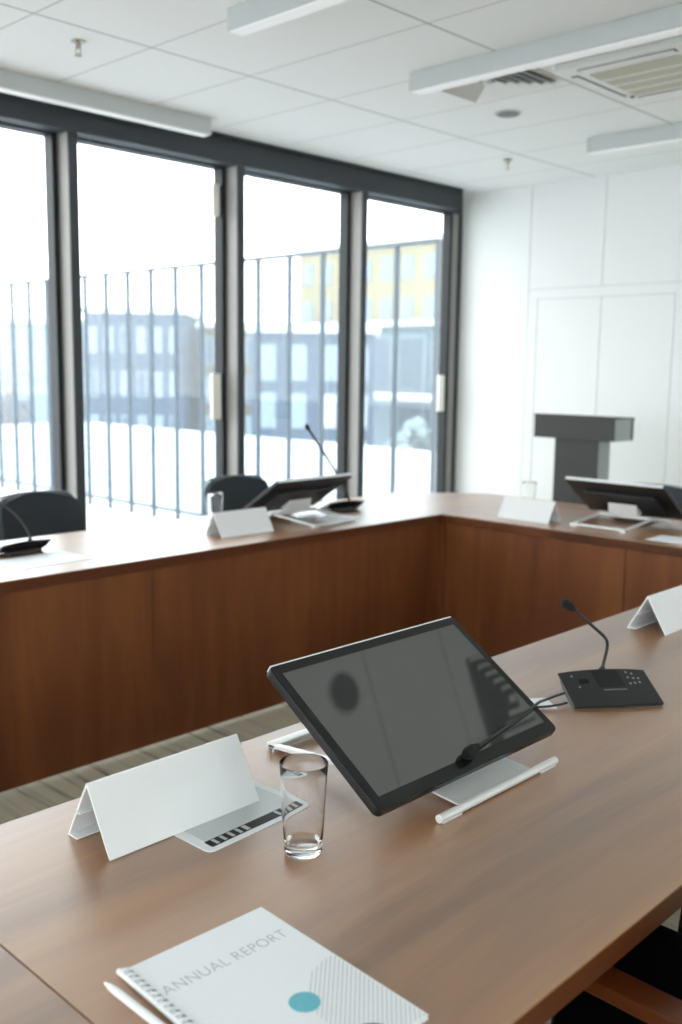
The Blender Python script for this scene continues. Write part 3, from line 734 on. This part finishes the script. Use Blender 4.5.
# ochre building, its facade runs along Y at X = 40 and looks to -X
building('tall ochre building with pale windows at the right side of the windows', 40, 42.0, -PI/2, 10.4, 10, -3.05, 7.95, M['yellow'], 7, 5, M['bwin'], ww=.5, wh=.55)
building('low teal glazed wing with snowy roof in front of the ochre building', 35.4, 38.6, -PI/2, 16, 4, -3.05, 3.45, M['teal2'], 8, 2, [M['teal2'], M['pale'], M['bwin2']], ww=.8, wh=.85, roof='snow')
# snow covered canopy and planting
t = thing('entrance_canopy', 'low snow-covered canopy seen through the right window', 'canopy', (33.0, 30.2, -3.05), -PI/2)
MB().box(-2.5, 9, -.2, 2, 3.15, 3.45, .08).build('roof', M['snow'], t)
for x in (-2.2, 1.5, 5.2, 8.7): MB().box(x-.08, x+.08, 0, .16, 0, 3.16).build('post', M['steel'], t)
def shrub(label, x, y, z, h, r, n=60):
    t = thing('snowy_shrub', label, 'shrub', (x, y, z), 0, 'snowy shrubs outdoors')
    MB().tube([(0, 0, 0), (.02, .01, h*.4), (-.02, .03, h*.8)], [.05, .035, .015], 7).build('stem', M['twig'], t)
    m = MB()
    for i in range(n):
        th = random.uniform(0, 2*PI); ph = math.acos(random.uniform(-.4, 1)); rad = r*random.uniform(.55, 1)
        c = Vector((rad*math.sin(ph)*math.cos(th), rad*math.sin(ph)*math.sin(th), h*.55 + h*.45*math.cos(ph)))
        s = r*random.uniform(.14, .26)
        tb = bmesh.new(); bmesh.ops.create_icosphere(tb, subdivisions=1, radius=s)
        for v in tb.verts: v.co = v.co*random.uniform(.75, 1.25) + c
        m.merge(tb)
    m.build('foliage', M['leaf'], t)
shrub('round snowy shrub low in the right window', 27.1, 22.3, -3.05, 2.6, 1.2)
shrub('smaller snowy shrub standing nearer the windows than the round one', 23.4, 18.6, -3.05, 1.7, .8)
def bare_tree(label, x, y, z, h):
    t = thing('bare_tree', label, 'tree', (x, y, z))
    MB().tube([(0, 0, 0), (.05, .02, h*.35), (-.02, .05, h*.6), (.03, 0, h)], [.13, .10, .07, .015], 8).build('trunk', M['twig'], t)
    for i in range(16):
        a = random.uniform(0, 2*PI); s = h*random.uniform(.25, .8); L = h*random.uniform(.2, .4)*(1.1-s/h*.6)
        d = Vector((math.cos(a), math.sin(a), random.uniform(.6, 1.2))).normalized()
        b = MB(); p = Vector((0, .02, s)); b.tube([p, p+d*L*.5+Vector((0, 0, .05)), p+d*L+Vector((0, 0, .25))], [.035, .022, .008], 6)
        for q in range(4):
            f = p + d*L*random.uniform(.3, .9); e = Vector((random.uniform(-1, 1), random.uniform(-1, 1), random.uniform(.2, 1))).normalized()
            b.tube([f, f+e*L*.45], [.014, .005], 5)
        b.build('branch', M['twig'], t)
q = diag(-9.3, 27.5)
bare_tree('bare pinkish tree outside the leftmost window', q[0], q[1], -3.05, 4.6)

# ------------------------------------------------------------------ light
w = bpy.data.worlds.new('overcast'); sc.world = w; w.use_nodes = True
nt = w.node_tree; bg = nt.nodes['Background']; bg.inputs['Color'].default_value = (.965, .985, 1, 1); bg.inputs['Strength'].default_value = 3.6
pl = bpy.data.lights.new('daylight_portal', 'AREA'); pl.shape = 'RECTANGLE'; pl.size = X1-X0; pl.size_y = 2.62; pl.cycles.is_portal = True
pb = bpy.data.lights.new('daylight_portal_back', 'AREA'); pb.shape = 'RECTANGLE'; pb.size = X1-X0; pb.size_y = 1.8; pb.cycles.is_portal = True
pbo = bpy.data.objects.new('daylight_portal_back', pb); COL.objects.link(pbo); pbo.location = ((X0+X1)/2, Y0-.13, 1.65); pbo.rotation_euler = (PI/2, 0, 0)
pw = bpy.data.lights.new('daylight_portal_left', 'AREA'); pw.shape = 'RECTANGLE'; pw.size = 1.6; pw.size_y = YW-Y0; pw.cycles.is_portal = True
pwo = bpy.data.objects.new('daylight_portal_left', pw); COL.objects.link(pwo); pwo.location = (X0-.13, (YW+Y0)/2, 1.75); pwo.rotation_euler = (0, -PI/2, 0)
po = bpy.data.objects.new('daylight_portal', pl); COL.objects.link(po); po.location = ((X0+X1)/2, YW+.07, 1.34); po.rotation_euler = (-PI/2, 0, 0)

vs = sc.view_settings; vs.view_transform = 'Standard'; vs.look = 'None'; vs.gamma = 1; vs.exposure = .70; vs.use_curve_mapping = False
sc.cycles.use_denoising = True
sc.cycles.max_bounces = 14; sc.cycles.diffuse_bounces = 8; sc.cycles.glossy_bounces = 6; sc.cycles.transmission_bounces = 10; sc.cycles.transparent_max_bounces = 16
sc.cycles.sample_clamp_indirect = 8; sc.cycles.blur_glossy = .3
